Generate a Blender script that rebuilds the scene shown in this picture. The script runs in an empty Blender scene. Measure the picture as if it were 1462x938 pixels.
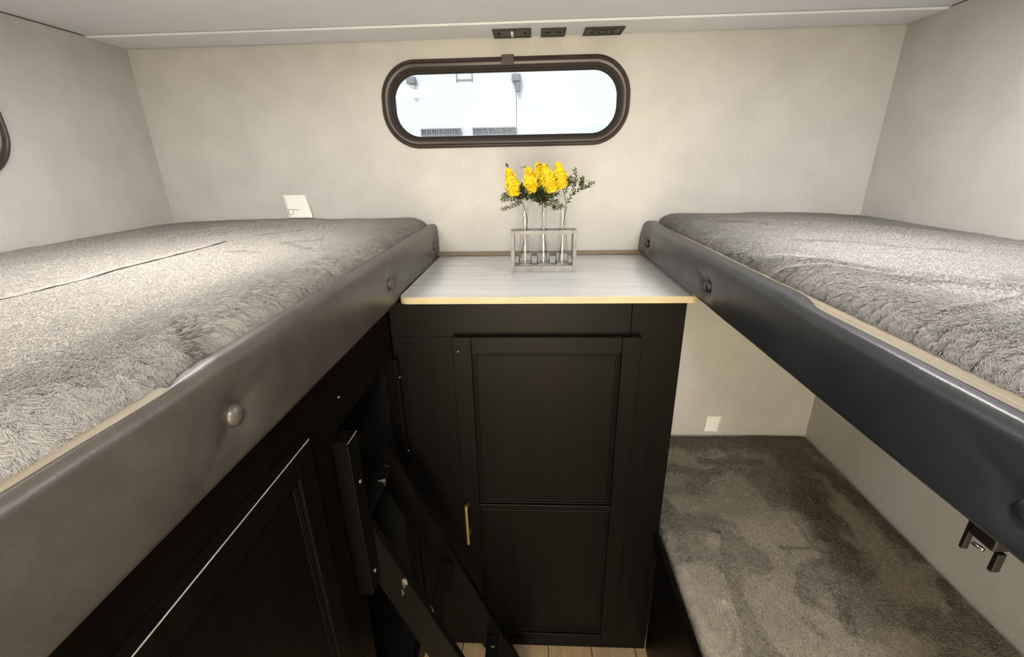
import bpy, bmesh, math, random
import numpy as np
from mathutils import Vector, Matrix
PI = math.pi
LIFT = 1.485                      # the script works with z = 0 at eye height; everything is lifted at the end
SC = bpy.context.scene
COL = SC.collection
rng = np.random.default_rng(7)
random.seed(7)

# ------------------------------------------------------------------ materials
def lin(h):
    if isinstance(h, str):
        h = h.lstrip('#'); h = [int(h[i:i+2], 16)/255 for i in (0, 2, 4)]
    return tuple((c/12.92 if c <= .04045 else ((c+.055)/1.055)**2.4) for c in h) + (1,)

class NT:
    def __init__(s, name):
        s.m = bpy.data.materials.new(name); s.m.use_nodes = True
        s.t = s.m.node_tree; s.n = s.t.nodes; s.l = s.t.links
        s.b = s.n['Principled BSDF']; s.out = s.n['Material Output']
        s.tc = s.n.new('ShaderNodeTexCoord')
    def node(s, typ, **kw):
        n = s.n.new(typ)
        for k, v in kw.items():
            if k in n.inputs: n.inputs[k].default_value = v
            else: setattr(n, k, v)
        return n
    def noise(s, scale, detail=4, rough=.55, stretch=(1, 1, 1), dist=0):
        mp = s.node('ShaderNodeMapping'); mp.inputs['Scale'].default_value = stretch
        s.l.new(s.tc.outputs['Object'], mp.inputs['Vector'])
        n = s.node('ShaderNodeTexNoise'); n.inputs['Scale'].default_value = scale
        n.inputs['Detail'].default_value = detail; n.inputs['Roughness'].default_value = rough
        n.inputs['Distortion'].default_value = dist
        s.l.new(mp.outputs[0], n.inputs['Vector'])
        return n.outputs['Fac']
    def ramp(s, fac, stops, interp='LINEAR'):
        r = s.node('ShaderNodeValToRGB'); r.color_ramp.interpolation = interp
        e = r.color_ramp.elements
        while len(e) < len(stops): e.new(.5)
        for i, (p, c) in enumerate(stops): e[i].position = p; e[i].color = c
        s.l.new(fac, r.inputs['Fac']); return r.outputs['Color']
    def mix(s, fac, a, b, mode='MIX'):
        m = s.node('ShaderNodeMix', data_type='RGBA', blend_type=mode)
        for sock, v in ((m.inputs[0], fac), (m.inputs[6], a), (m.inputs[7], b)):
            if isinstance(v, (int, float, tuple)): sock.default_value = v
            else: s.l.new(v, sock)
        return m.outputs[2]
    def color(s, c):
        if isinstance(c, tuple): s.b.inputs['Base Color'].default_value = c
        else: s.l.new(c, s.b.inputs['Base Color'])
        return s
    def bump(s, h, strength=.2, dist=.002):
        b = s.node('ShaderNodeBump'); b.inputs['Strength'].default_value = strength
        b.inputs['Distance'].default_value = dist
        s.l.new(h, b.inputs['Height']); s.l.new(b.outputs[0], s.b.inputs['Normal']); return s
    def set(s, **kw):
        for k, v in kw.items(): s.b.inputs[k.replace('_', ' ')].default_value = v
        return s

def simple(name, col, rough=.5, metal=0, spec=.5, noise=None):
    t = NT(name); c = lin(col)
    t.set(Roughness=rough, Metallic=metal); t.b.inputs['Specular IOR Level'].default_value = spec
    if noise:
        sc, amt = noise
        f = t.noise(sc)
        t.color(t.ramp(f, [(.3, tuple(x*(1-amt) for x in c[:3])+(1,)), (.7, tuple(min(1, x*(1+amt)) for x in c[:3])+(1,))]))
    else: t.color(c)
    return t.m

def wall_mat(name, base):
    t = NT(name)
    c = lin(base)
    f1 = t.noise(9, 3)                                     # soft cloudy variation of the vinyl print
    f2 = t.noise(110, 3, .7, (1, 1, .3))                   # short vertical slubs
    a = t.ramp(f1, [(.3, tuple(x*.93 for x in c[:3])+(1,)), (.7, tuple(min(1, x*1.05) for x in c[:3])+(1,))])
    light = tuple(min(1, x*1.13) for x in c[:3])+(1,)
    fac = t.ramp(f2, [(.62, (0, 0, 0, 1)), (.74, (1, 1, 1, 1))])
    s = t.mix(fac, a, light)
    t.color(s).set(Roughness=.55)
    t.bump(t.noise(260, 2, .6, (1, 1, .3)), .12, .001)
    return t.m

M = {}
M['wall'] = wall_mat('linen_vinyl_wall', '#bdbbb9')
M['ceiling'] = simple('white_ceiling_panel', '#dcdfe4', .6, noise=(3, .02))
M['shell'] = simple('outer_shell', '#8d8d8d', .7)

def black_wood():
    t = NT('black_stained_wood')
    f = t.noise(12, 5, .6, (4, 4, .25), .4)
    c = t.ramp(f, [(.3, lin('#070504')), (.75, lin('#0e0b09'))])
    t.color(c).set(Roughness=.38); t.b.inputs['Specular IOR Level'].default_value = .11
    t.bump(t.noise(90, 4, .6, (5, 5, .2)), .12, .0008)
    return t.m
M['black'] = black_wood()
def worn_wood():
    t = NT('worn_black_paint')
    f = t.noise(38, 3, .6, (1, 1, .35))
    fac = t.ramp(f, [(.645, (0, 0, 0, 1)), (.69, (1, 1, 1, 1))])
    t.color(t.mix(fac, lin('#0c0a08'), lin('#6d675e'))).set(Roughness=.42); t.b.inputs['Specular IOR Level'].default_value = .15
    return t.m
M['worn'] = worn_wood()
M['edge_glint'] = simple('painted_edge_glint', '#a09a92', .4, noise=(60, .2))  # pale colour standing for light reflected off the top edges
M['inside'] = simple('dark_cabinet_inside', '#080706', .8, spec=.15, noise=(8, .2))

def leather(name, a, b):
    t = NT(name)
    f = t.noise(7, 5, .6); f2 = t.noise(30, 4, .6)
    c = t.ramp(f, [(.3, lin(a)), (.7, lin(b))])
    c2 = t.mix(.25, c, t.ramp(f2, [(.35, lin(a)), (.65, lin(b))]))
    t.color(c2).set(Roughness=.38); t.b.inputs['Specular IOR Level'].default_value = .6
    t.b.inputs['Coat Weight'].default_value = .18; t.b.inputs['Coat Roughness'].default_value = .36
    v = t.node('ShaderNodeTexVoronoi'); v.inputs['Scale'].default_value = 420
    t.l.new(t.tc.outputs['Object'], v.inputs['Vector'])
    add = t.node('ShaderNodeMath', operation='ADD')
    t.l.new(v.outputs['Distance'], add.inputs[0]); t.l.new(t.noise(45, 4), add.inputs[1])
    t.bump(add.outputs[0], .12, .001)
    return t.m
M['leather'] = leather('faux_leather_lit', '#34302c', '#4e4843')  # rail leather in its lit tone; the light is put into the colour
M['leather_shaded'] = leather('faux_leather_shaded', '#1b1e23', '#282b30')  # same leather as the left rail, coloured darker and bluer for its shaded side
M['board'] = simple('beige_board_edge', '#7d725f', .6, noise=(20, .08))
M['trimwood'] = simple('pale_wood_edge_band', '#b7a885', .45, noise=(30, .08))

def counter_mat():
    t = NT('grey_oak_laminate')
    f = t.noise(16, 6, .6, (.25, 3.2, 1), .6)
    c = t.ramp(f, [(.25, lin('#b4b3b2')), (.5, lin('#c4c5c7')), (.75, lin('#cdcfd2'))])
    t.color(c).set(Roughness=.22); t.b.inputs['Specular IOR Level'].default_value = .7
    return t.m
M['counter'] = counter_mat()
M['ledge'] = simple('brown_wood_ledge', '#746755', .5, noise=(25, .12))

def floor_mat():
    t = NT('oak_plank_floor')
    br = t.node('ShaderNodeTexBrick'); br.inputs['Scale'].default_value = 1
    br.inputs['Brick Width'].default_value = .14; br.inputs['Row Height'].default_value = 1.2
    br.inputs['Mortar Size'].default_value = .0018
    br.inputs['Color1'].default_value = lin('#b39a78'); br.inputs['Color2'].default_value = lin('#9c8362')
    br.inputs['Mortar'].default_value = lin('#4a3a2a')
    t.l.new(t.tc.outputs['Object'], br.inputs['Vector'])
    f = t.noise(30, 5, .6, (3, .25, 1), .5)
    t.color(t.mix(t.ramp(f, [(.3, (.75, .75, .75, 1)), (.7, (1.1, 1.1, 1.1, 1))]), (0, 0, 0, 1), br.outputs['Color']))
    t.color(t.mix(1.0, br.outputs['Color'], t.ramp(f, [(.3, (.7, .68, .66, 1)), (.7, (1, 1, 1, 1))]), 'MULTIPLY'))
    t.set(Roughness=.45)
    return t.m
M['floor'] = floor_mat()

def fur_mat(name, root, mid, tip):
    """the colour of a pile fibre runs from a dark root to a pale tip; uv.x is a random tint per fibre, uv.y the way along it"""
    t = NT(name)
    uv = t.node('ShaderNodeUVMap'); uv.uv_map = 'UVMap'
    sp = t.node('ShaderNodeSeparateXYZ'); t.l.new(uv.outputs[0], sp.inputs[0])
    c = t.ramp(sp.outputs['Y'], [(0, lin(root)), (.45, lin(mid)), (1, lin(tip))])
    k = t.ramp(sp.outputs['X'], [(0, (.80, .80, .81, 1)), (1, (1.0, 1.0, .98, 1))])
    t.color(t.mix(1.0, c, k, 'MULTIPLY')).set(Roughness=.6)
    t.b.inputs['Specular IOR Level'].default_value = .15
    t.b.inputs['Sheen Weight'].default_value = .15
    at = t.node('ShaderNodeAttribute'); at.attribute_name = 'nap'      # soft nap: fibres share the shading of the pile surface
    t.l.new(at.outputs['Vector'], t.b.inputs['Normal'])
    tl = t.node('ShaderNodeBsdfTranslucent'); t.l.new(t.b.inputs['Base Color'].links[0].from_socket, tl.inputs['Color'])
    mx = t.node('ShaderNodeMixShader'); mx.inputs[0].default_value = .46
    t.l.new(t.b.outputs[0], mx.inputs[1]); t.l.new(tl.outputs[0], mx.inputs[2]); t.l.new(mx.outputs[0], t.out.inputs[0])
    return t.m
def furbase_mat(name, col):
    t = NT(name); f = t.noise(180, 3, .7, (1, .6, 1)); c = lin(col)
    t.color(t.ramp(f, [(.3, tuple(x*.6 for x in c[:3])+(1,)), (.7, tuple(x*1.2 for x in c[:3])+(1,))])).set(Roughness=.9)
    t.bump(f, .5, .004); return t.m
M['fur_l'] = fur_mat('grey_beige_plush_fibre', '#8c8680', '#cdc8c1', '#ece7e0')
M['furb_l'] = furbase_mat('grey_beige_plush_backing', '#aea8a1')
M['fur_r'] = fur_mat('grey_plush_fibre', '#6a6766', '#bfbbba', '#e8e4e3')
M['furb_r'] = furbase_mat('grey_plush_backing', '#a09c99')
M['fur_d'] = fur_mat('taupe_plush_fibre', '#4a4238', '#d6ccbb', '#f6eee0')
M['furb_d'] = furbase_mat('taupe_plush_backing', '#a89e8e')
M['crease_shade'] = simple('painted_crease_shade', '#3f3833', .9)  # dark colour standing for the shade inside the mattress crease
M['foam'] = simple('mattress_ticking', '#8b857b', .9)
M['garnish'] = simple('brown_window_garnish', '#3a312e', .34, noise=(40, .08))
M['garnish_dark'] = simple('black_window_gasket', '#1c1918', .5)
M['steel'] = simple('polished_screw', '#c8c8c8', .25, 1)
M['screwdark'] = simple('dull_screw', '#8f8f8c', .45, .6)
M['brass'] = simple('brushed_brass', '#ffe29a', .35, 1)
M['paper'] = simple('white_paper', '#ecebe8', .7)
M['ink'] = simple('black_ink', '#3a3a3c', .6)
M['socket'] = simple('grey_socket_plate', '#4c4945', .5)
M['socket_dark'] = simple('black_socket', '#16140f', .5)
M['white_plastic'] = simple('white_plastic', '#dcdcd8', .4)
M['black_metal'] = simple('black_metal', '#1b1817', .5, .3)
M['chrome'] = simple('chrome', '#e0e0e0', .15, 1)
M['rackwood'] = simple('whitewashed_grey_wood', '#8f8b87', .65, noise=(35, .22))
M['yellow'] = simple('yellow_petals', '#f7d322', .6, noise=(90, .25))
M['leaf'] = simple('dark_green_leaf', '#2c3519', .5, noise=(60, .35))
M['leaf2'] = simple('olive_leaf', '#46512a', .5, noise=(60, .3))
M['stem'] = simple('brown_green_stem', '#4b4230', .6)
M['beige_tag'] = simple('beige_fabric_tag', '#b5a67c', .8)
M['lamp_body'] = simple('lamp_housing', '#e6e4df', .4)
M['ext_white'] = simple('white_trailer_side', '#e6e7ea', .4)
M['ext_grey'] = simple('grey_outdoor_fitting', '#8a8d91', .5)
M['ext_ground'] = simple('pale_gravel', '#d5d2cb', .9, noise=(6, .15))

def glass_bottle():
    t = NT('clear_bottle_glass')
    t.set(Roughness=.0, IOR=1.45); t.b.inputs['Transmission Weight'].default_value = 1
    t.color((.96, .97, .97, 1)); return t.m
M['bottle'] = glass_bottle()
def pane():
    t = NT('window_pane'); t.n.remove(t.b)
    tr = t.node('ShaderNodeBsdfTransparent'); tr.inputs[0].default_value = (.93, .95, .96, 1)
    gl = t.node('ShaderNodeBsdfGlossy'); gl.inputs['Roughness'].default_value = .02
    fr = t.node('ShaderNodeFresnel'); fr.inputs[0].default_value = 1.45
    mx = t.node('ShaderNodeMixShader')
    t.l.new(fr.outputs[0], mx.inputs[0]); t.l.new(tr.outputs[0], mx.inputs[1]); t.l.new(gl.outputs[0], mx.inputs[2])
    t.l.new(mx.outputs[0], t.out.inputs[0]); return t.m
M['pane'] = pane()
def lamp_mat():
    t = NT('lamp_diffuser'); t.color(lin('#ffffff')); t.b.inputs['Emission Color'].default_value = (1, .93, .82, 1)
    t.b.inputs['Emission Strength'].default_value = 6; return t.m
M['diffuser'] = lamp_mat()

# ------------------------------------------------------------------ object helpers
BASE = {}
def tag(o, label=None, cat=None, group=None, kind=None):
    if label: o['label'] = label
    if cat: o['category'] = cat
    if group: o['group'] = group
    if kind: o['kind'] = kind
    return o
def thing(name, loc, label, cat, group=None):
    o = bpy.data.objects.new(name, None); COL.objects.link(o); o.empty_display_size = .05
    o.location = loc; BASE[o] = Vector(loc); return tag(o, label, cat, group)
def root_base(o):
    while o.parent: o = o.parent
    return BASE[o]
def link_mesh(name, me, mats, parent=None, label=None, smooth=None):
    """me is in scene coordinates; the origin goes to the base of its thing"""
    o = bpy.data.objects.new(name, me); COL.objects.link(o)
    for m in (mats if isinstance(mats, (list, tuple)) else [mats]): me.materials.append(m)
    if parent: b = root_base(parent); o.parent = parent
    else:
        n = len(me.vertices); co = np.empty(n*3); me.vertices.foreach_get('co', co); co = co.reshape(-1, 3)
        lo, hi = co.min(0), co.max(0); b = Vector(((lo[0]+hi[0])/2, (lo[1]+hi[1])/2, lo[2]))
        o.location = b; BASE[o] = b
    me.transform(Matrix.Translation(-b))
    if label: o['label'] = label
    return o

class MB:
    def __init__(s): s.bm = bmesh.new()
    def box(s, x0, x1, y0, y1, z0, z1, bev=.001, seg=2, rot=None, mi=0):
        r = bmesh.ops.create_cube(s.bm, size=1)
        vs = r['verts']
        for v in vs:
            v.co = Vector(((x0+x1)/2+v.co.x*(x1-x0), (y0+y1)/2+v.co.y*(y1-y0), (z0+z1)/2+v.co.z*(z1-z0)))
        fs = list({f for v in vs for f in v.link_faces})
        if bev > 0:
            es = list({e for v in vs for e in v.link_edges})
            g = bmesh.ops.bevel(s.bm, geom=es, offset=bev, segments=seg, profile=.5, affect='EDGES')
            fs = list({f for f in g['faces']} | {f for f in fs if f.is_valid})
            vs = list({v for f in fs for v in f.verts})
            fs = list({f for v in vs for f in v.link_faces})
        for f in fs: f.material_index = mi
        if rot:
            c, m = rot
            for v in vs: v.co = Vector(c) + m @ (v.co-Vector(c))
        return s
    def prism(s, pts, d0, d1, axis='y', bev=0):
        """polygon pts in the plane across axis, from d0 to d1"""
        def P(a, b, d): return Vector((d, a, b)) if axis == 'x' else (Vector((a, d, b)) if axis == 'y' else Vector((a, b, d)))
        A = [s.bm.verts.new(P(a, b, d0)) for a, b in pts]; B = [s.bm.verts.new(P(a, b, d1)) for a, b in pts]
        n = len(pts); fs = [s.bm.faces.new(A), s.bm.faces.new(B[::-1])]
        for i in range(n): fs.append(s.bm.faces.new((A[i], B[i], B[(i+1) % n], A[(i+1) % n])))
        bmesh.ops.recalc_face_normals(s.bm, faces=fs)
        if bev:
            es = list({e for f in fs for e in f.edges})
            bmesh.ops.bevel(s.bm, geom=es, offset=bev, segments=2, affect='EDGES')
        return s
    def tube(s, pts, r, n=10, cap=True):
        pts = [Vector(p) for p in pts]; rr = r if isinstance(r, (list, tuple)) else [r]*len(pts)
        rings = []; up = Vector((.31, .17, .93))
        for i, p in enumerate(pts):
            d = (pts[min(i+1, len(pts)-1)]-pts[max(i-1, 0)]).normalized()
            a = d.cross(up)
            if a.length < .05: a = d.cross(Vector((1, 0, 0)))
            a.normalize(); b = d.cross(a)
            rings.append([s.bm.verts.new(p+rr[i]*(math.cos(2*PI*k/n)*a+math.sin(2*PI*k/n)*b)) for k in range(n)])
        for A, B in zip(rings, rings[1:]):
            for k in range(n): s.bm.faces.new((A[k], B[k], B[(k+1) % n], A[(k+1) % n]))
        if cap:
            s.bm.faces.new(rings[0]); s.bm.faces.new(rings[-1][::-1])
        return s
    def lathe(s, prof, c, n=24, axis='z', sx=1, sy=1):
        """prof: (radius, height) pairs"""
        c = Vector(c); rings = []
        for r, h in prof:
            if r < 1e-6: rings.append([s.bm.verts.new(c+s._ax(0, 0, h, axis))]); continue
            rings.append([s.bm.verts.new(c+s._ax(r*math.cos(2*PI*k/n)*sx, r*math.sin(2*PI*k/n)*sy, h, axis)) for k in range(n)])
        for A, B in zip(rings, rings[1:]):
            for k in range(n):
                a0, a1 = A[k % len(A)], A[(k+1) % len(A)]; b0, b1 = B[k % len(B)], B[(k+1) % len(B)]
                q = [a0, a1, b1, b0]; u = []
                for v in q:
                    if v not in u: u.append(v)
                if len(u) > 2: s.bm.faces.new(u)
        return s
    @staticmethod
    def _ax(a, b, h, axis):
        return Vector((a, b, h)) if axis == 'z' else (Vector((h, a, b)) if axis == 'x' else Vector((a, h, b)))
    def build(s, name, mats, parent=None, label=None, smooth=False):
        bmesh.ops.recalc_face_normals(s.bm, faces=s.bm.faces[:])
        me = bpy.data.meshes.new(name); s.bm.to_mesh(me); s.bm.free()
        if smooth:
            me.polygons.foreach_set('use_smooth', [True]*len(me.polygons))
            if smooth is not True: me.set_sharp_from_angle(angle=math.radians(smooth))
        return link_mesh(name, me, mats, parent, label)
def grid_mesh(P, name, mats, parent=None, closed_u=False, smooth=True, label=None):
    """P: (nu, nv, 3) points"""
    nu, nv = P.shape[:2]
    idx = np.arange(nu*nv).reshape(nu, nv)
    a, b = idx[:-1, :-1].ravel(), idx[1:, :-1].ravel(); c, d = idx[1:, 1:].ravel(), idx[:-1, 1:].ravel()
    F = np.stack([a, b, c, d], 1)
    if closed_u:
        F = np.concatenate([F, np.stack([idx[-1, :-1], idx[0, :-1], idx[0, 1:], idx[-1, 1:]], 1)])
    me = bpy.data.meshes.new(name); me.vertices.add(nu*nv); me.vertices.foreach_set('co', P.astype(np.float32).ravel())
    me.loops.add(F.size); me.loops.foreach_set('vertex_index', F.ravel().astype(np.int32))
    me.polygons.add(len(F)); me.polygons.foreach_set('loop_start', (np.arange(len(F))*4).astype(np.int32))
    me.update(calc_edges=True); me.polygons.foreach_set('use_smooth', [smooth]*len(F))
    me.validate(); return link_mesh(name, me, mats, parent, label)

# ------------------------------------------------------------------ numpy value noise
class VN:
    def __init__(s, seed): s.t = np.random.default_rng(seed).random((256, 256))
    def one(s, x, y):
        xi = np.floor(x).astype(int); yi = np.floor(y).astype(int); fx = x-xi; fy = y-yi
        fx = fx*fx*(3-2*fx); fy = fy*fy*(3-2*fy); t = s.t
        g = lambda a, b: t[a & 255, b & 255]
        return (g(xi, yi)*(1-fx)+g(xi+1, yi)*fx)*(1-fy)+(g(xi, yi+1)*(1-fx)+g(xi+1, yi+1)*fx)*fy
    def __call__(s, x, y, sc, oct=3):
        v = 0; a = 1; w = 0
        for o in range(oct):
            v = v+a*s.one(x*sc*2**o+17*o, y*sc*2**o+31*o); w += a; a *= .5
        return v/w
def sstep(a, b, x):
    t = np.clip((x-a)/(b-a), 0, 1); return t*t*(3-2*t)
def seg_dist(x, y, pts):
    d = np.full(np.shape(x), 9.)
    for (ax, ay), (bx, by) in zip(pts, pts[1:]):
        vx, vy = bx-ax, by-ay; L = vx*vx+vy*vy
        t = np.clip(((x-ax)*vx+(y-ay)*vy)/L, 0, 1)
        d = np.minimum(d, np.hypot(x-ax-t*vx, y-ay-t*vy))
    return d

# ------------------------------------------------------------------ the room
XL, XR, YB, YF = -1.227, 1.045, 1.5, -2.0
ZC, ZF = .352, -1.485
T = .045
def rrect(cx, cz, w, h, r, n=14):
    pts = []
    for k, (sx, sz) in enumerate(((1, 1), (-1, 1), (-1, -1), (1, -1))):
        for i in range(n+1):
            a = k*PI/2+i*PI/2/n
            pts.append((cx+sx*(w/2-r)+r*math.cos(a), cz+sz*(h/2-r)+r*math.sin(a)))
    return pts
def holed_wall(name, plane, a0, a1, z0, z1, d0, d1, hole, mat):
    """a slab across 'y' or 'x' with one rounded opening"""
    bm = bmesh.new()
    P = (lambda a, z, d: Vector((a, d, z))) if plane == 'y' else (lambda a, z, d: Vector((d, a, z)))
    cx, cz, w, h, r = hole; inner = rrect(cx, cz, w, h, r)
    outer = []
    for a, z in inner:                                     # project each inner point outwards onto the rectangle
        dx, dz = a-cx, z-cz; t = 1e9
        if dx > 1e-9: t = min(t, (a1-cx)/dx)
        if dx < -1e-9: t = min(t, (a0-cx)/dx)
        if dz > 1e-9: t = min(t, (z1-cz)/dz)
        if dz < -1e-9: t = min(t, (z0-cz)/dz)
        outer.append([cx+dx*t, cz+dz*t])
    for (a, z) in ((a0, z0), (a0, z1), (a1, z0), (a1, z1)):   # snap the nearest point to each corner
        k = min(range(len(outer)), key=lambda i: (outer[i][0]-a)**2+(outer[i][1]-z)**2); outer[k] = [a, z]
    n = len(inner)
    R = [[bm.verts.new(P(a, z, d)) for a, z in ring] for ring, d in ((inner, d0), (outer, d0), (inner, d1), (outer, d1))]
    for i in range(n):
        j = (i+1) % n
        for A, B in ((0, 1), (3, 2), (2, 0), (1, 3)):
            vs = [R[A][i], R[A][j], R[B][j], R[B][i]]
            try: bm.faces.new(vs)
            except ValueError: pass
    bmesh.ops.remove_doubles(bm, verts=bm.verts[:], dist=1e-6)
    bmesh.ops.recalc_face_normals(bm, faces=bm.faces[:])
    me = bpy.data.meshes.new(name); bm.to_mesh(me); bm.free()
    return tag(link_mesh(name, me, mat), kind='structure')
W1 = (-.0845, .1735, .706, .198, .086)                      # back window opening
W2 = (.700, .110, .706, .198, .086)                        # left wall window opening (along y)
holed_wall('wall_back', 'y', XL-T, XR+T, ZF-.05, ZC+.05, YB, YB+T, W1, M['wall'])
holed_wall('wall_left', 'x', YF, YB, ZF-.05, ZC+.05, XL, XL-T, W2, M['wall'])
holed_wall('wall_right', 'x', YF, YB, ZF-.05, ZC+.05, XR, XR+T, (.35, .110, .706, .198, .086), M['wall'])
tag(MB().box(XL-T, -.45, YF-T, YF, ZF-.05, ZC+.05, 0).box(.45, XR+T, YF-T, YF, ZF-.05, ZC+.05, 0).box(-.4495, .4495, YF-T, YF, .30, ZC+.05, 0).build('wall_front', M['wall']), kind='structure')
tag(MB().box(XL-T, XR+T, YF-T, YB+T, ZC, ZC+.05, 0).build('ceiling', M['ceiling']), kind='structure')
tag(MB().box(XL-T, XR+T, YF-T, YB+T, ZF-.06, ZF, 0).build('floor', M['floor']), kind='structure')
# the flatter strip of ceiling along the back wall, with a soft front edge and a dark joint against the wall
tag(MB().box(XL+.002, XR-.002, 1.365, YB-.006, ZC-.007, ZC-.0005, .003, 3).build('trim_1', M['ceiling']), kind='structure')
tag(MB().box(XL+.0002, XL+.0015, YF+.01, 1.36, ZC-.003, ZC-.0005, 0).build('trim_2', M['socket']), kind='structure')
tag(MB().box(XR-.0015, XR-.0002, YF+.01, 1.36, ZC-.003, ZC-.0005, 0).build('trim_3', M['socket']), kind='structure')

def window(name, plane, cx, cz, w, h, r, wall, sgn, label):
    """garnish ring swept round a rounded rectangle, gasket, pane, screws; sgn is the way out of the room"""
    P = (lambda a, z, d: (a, d, z)) if plane == 'y' else (lambda a, z, d: (d, a, z))
    # profile: (outward offset from the opening, depth out of the room)
    def sweep(prof, n=16):
        pts = []
        for o, d in prof:
            ring = rrect(cx, cz, w+2*o, h+2*o, max(r+o, .01), n)
            pts.append([P(a, z, wall+sgn*d) for a, z in ring])
        A = np.array(pts).transpose(1, 0, 2)
        return np.concatenate([A, A[:1]])
    prof = [(.0235, -.0005), (.0235, -.006), (.021, -.009), (.016, -.010), (.0135, -.0075), (.011, -.0105), (.004, -.0105), (.000, -.008), (-.0015, -.004), (-.0015, .004),
            (-.004, .006), (-.005, .012), (-.008, .014), (-.009, .030), (-.004, .036), (.0, .036)]
    fr = grid_mesh(sweep(prof), name, M['garnish']); tag(fr, label, kind='structure')
    fr.modifiers.new('e', 'EDGE_SPLIT').split_angle = math.radians(50)
    grid_mesh(sweep([(-.006, .0145), (-.010, .0155), (-.012, .019), (-.012, .027), (-.009, .029)]), 'gasket', M['garnish_dark'], fr)
    g = MB(); ring = rrect(cx, cz, w-.020, h-.020, r-.010, 16)
    g.prism(ring, wall+sgn*.022, wall+sgn*.025, plane); g.build('pane', M['pane'], fr)
    xs = [-.36, -.18, 0, .18, .36]
    for s in (-1, 1):
        for k in xs:
            a, z = cx+k*w*.95, cz+s*(h/2-.0045)
            m = MB(); m.lathe([(0, 0), (.0022, .0003), (.0028, .0016)][::-1] if sgn > 0 else [(.0028, -.0016), (.0022, -.0003), (0, 0)], P(a, z, wall+sgn*.0125), 10, plane)
            m.build('screw', M['steel'], fr, 'bright screw head', True)
    for s in (-1, 1):
        m = MB(); m.lathe([(.0028, .0016), (.0022, .0003), (0, 0)], P(cx+s*(w/2-.0045), cz, wall+sgn*.0125), 10, plane); m.build('screw', M['steel'], fr, 'bright screw head', True)
    m = MB()
    if plane == 'y': m.box(cx-.006, cx+.030, wall-.0135, wall-.009, cz+h/2+.004, cz+h/2+.028, .002)
    else: m.box(*sorted((wall-sgn*.0155, wall-sgn*.009)), cx-.018, cx+.018, cz+h/2+.008, cz+h/2+.034, .002)
    m.build('clip', M['garnish'], fr)
    return fr
window('window_1', 'y', *W1, YB, 1, 'long rounded window with brown frame in the back wall')
window('window_2', 'x', *W2, XL, -1, 'rounded window with dark frame at the left edge of the picture')
window('window_3_added', 'x', .35, .110, .706, .198, .086, XR, 1, 'added unseen rounded window in the right wall, lets light in')  # unseen window, added to let in more outside light

# three recessed socket plates in the ceiling strip
def plate(x0, x1, y0, y1, label, kind):
    z = ZC-.007
    t = thing('socket_plate', ((x0+x1)/2, (y0+y1)/2, z-.003), label, 'socket', 'socket plates in the ceiling strip above the window')
    m = MB()                                               # rim
    m.box(x0, x1, y0, y0+.008, z-.005, z, .001).box(x0, x1, y1-.006, y1, z-.005, z, .001)
    m.box(x0, x0+.006, y0+.0082, y1-.0062, z-.005, z, .001).box(x1-.006, x1, y0+.0082, y1-.0062, z-.005, z, .001)
    m.build('rim', M['socket_dark'], t)
    MB().box(x0+.0062, x1-.0062, y0+.0083, y1-.0063, z-.002, z, 0).build('face', M['socket'], t)
    cy = (y0+y1)/2
    if kind != 'wide':
        for x in (x0+.017, x1-.017):
            MB().lathe([(.0055, 0), (.0055, -.003), (.003, -.0035), (0, -.0035)], (x, cy, z-.0015), 12).build('screw', M['socket_dark'], t)
    if kind == 'switch':
        MB().box((x0+x1)/2-.003, (x0+x1)/2+.004, cy-.022, cy+.012, z-.009, z-.002, .0015).build('toggle', M['white_plastic'], t, 'white toggle')
    elif kind == 'usb':
        for s in (-1, 1): MB().box((x0+x1)/2+s*.007-.004, (x0+x1)/2+s*.007+.004, cy-.006, cy+.006, z-.0035, z-.0015, .0005).build('port', M['socket_dark'], t)
    else:
        MB().box(x0+.02, x1-.02, cy-.018, cy-.006, z-.005, z-.0018, .001).build('slot', M['socket_dark'], t)
        for k in range(4): MB().lathe([(.004, 0), (.004, -.003), (0, -.003)], (x0+.024+k*.019, cy+.012, z-.0015), 10).build('pin_hole', M['socket_dark'], t)
plate(-.110, -.003, 1.408, 1.488, 'dark ceiling socket plate with a white toggle, first of three from the left', 'switch')
plate(.024, .093, 1.414, 1.490, 'small dark ceiling socket plate between the other two', 'usb')
plate(.144, .252, 1.420, 1.490, 'wide dark ceiling socket plate with slot, nearest the right wall', 'wide')

# ------------------------------------------------------------------ outdoors beyond the back window
YE = 4.5
t = thing('trailer', (-.2, YE+1.2, ZF-.9), 'white flat-sided trailer parked outside the back window', 'trailer')
MB().box(-.1435, 3.8, YE, YE+2.4, -1.6, 1.9, .01).box(-4.2, -.1465, YE, YE+2.4, -1.6, 1.9, .01).build('body', M['ext_white'], t)
MB().box(-4.2, 3.8, YE+.1, YE+2.3, -2.0, -1.61, .01).build('chassis', M['black_metal'], t)
for sx in (-2.8, 2.4):
    for sy in (.3, 1.9): MB().lathe([(0, -.12), (.2, -.12), (.36, -.10), (.38, 0), (.36, .1), (.2, .12), (0, .12)], (sx, YE+sy, ZF-.9+.38), 28, 'y').build('wheel', M['garnish_dark'], t, smooth=40)
for cx, cz in ((-1.09, .69), (-.145, .69)):
    m = MB().box(cx-.04, cx+.04, YE-.06, YE-.001, cz, cz+.06, .008); f = m.build('bracket', M['ext_grey'], t)
    MB().box(cx+.0, cx+.03, YE-.05, YE-.001, cz-.08, cz-.002, .005).build('arm', M['ext_grey'], f)
m = MB().box(-.685, -.679, YE-.01, YE-.001, .70, .86, 0).box(-.545, -.539, YE-.01, YE-.001, .70, .86, 0).box(-.6785, -.5455, YE-.01, YE-.001, .715, .722, 0)
m.build('hatch_frame', M['ext_grey'], t)
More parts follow.
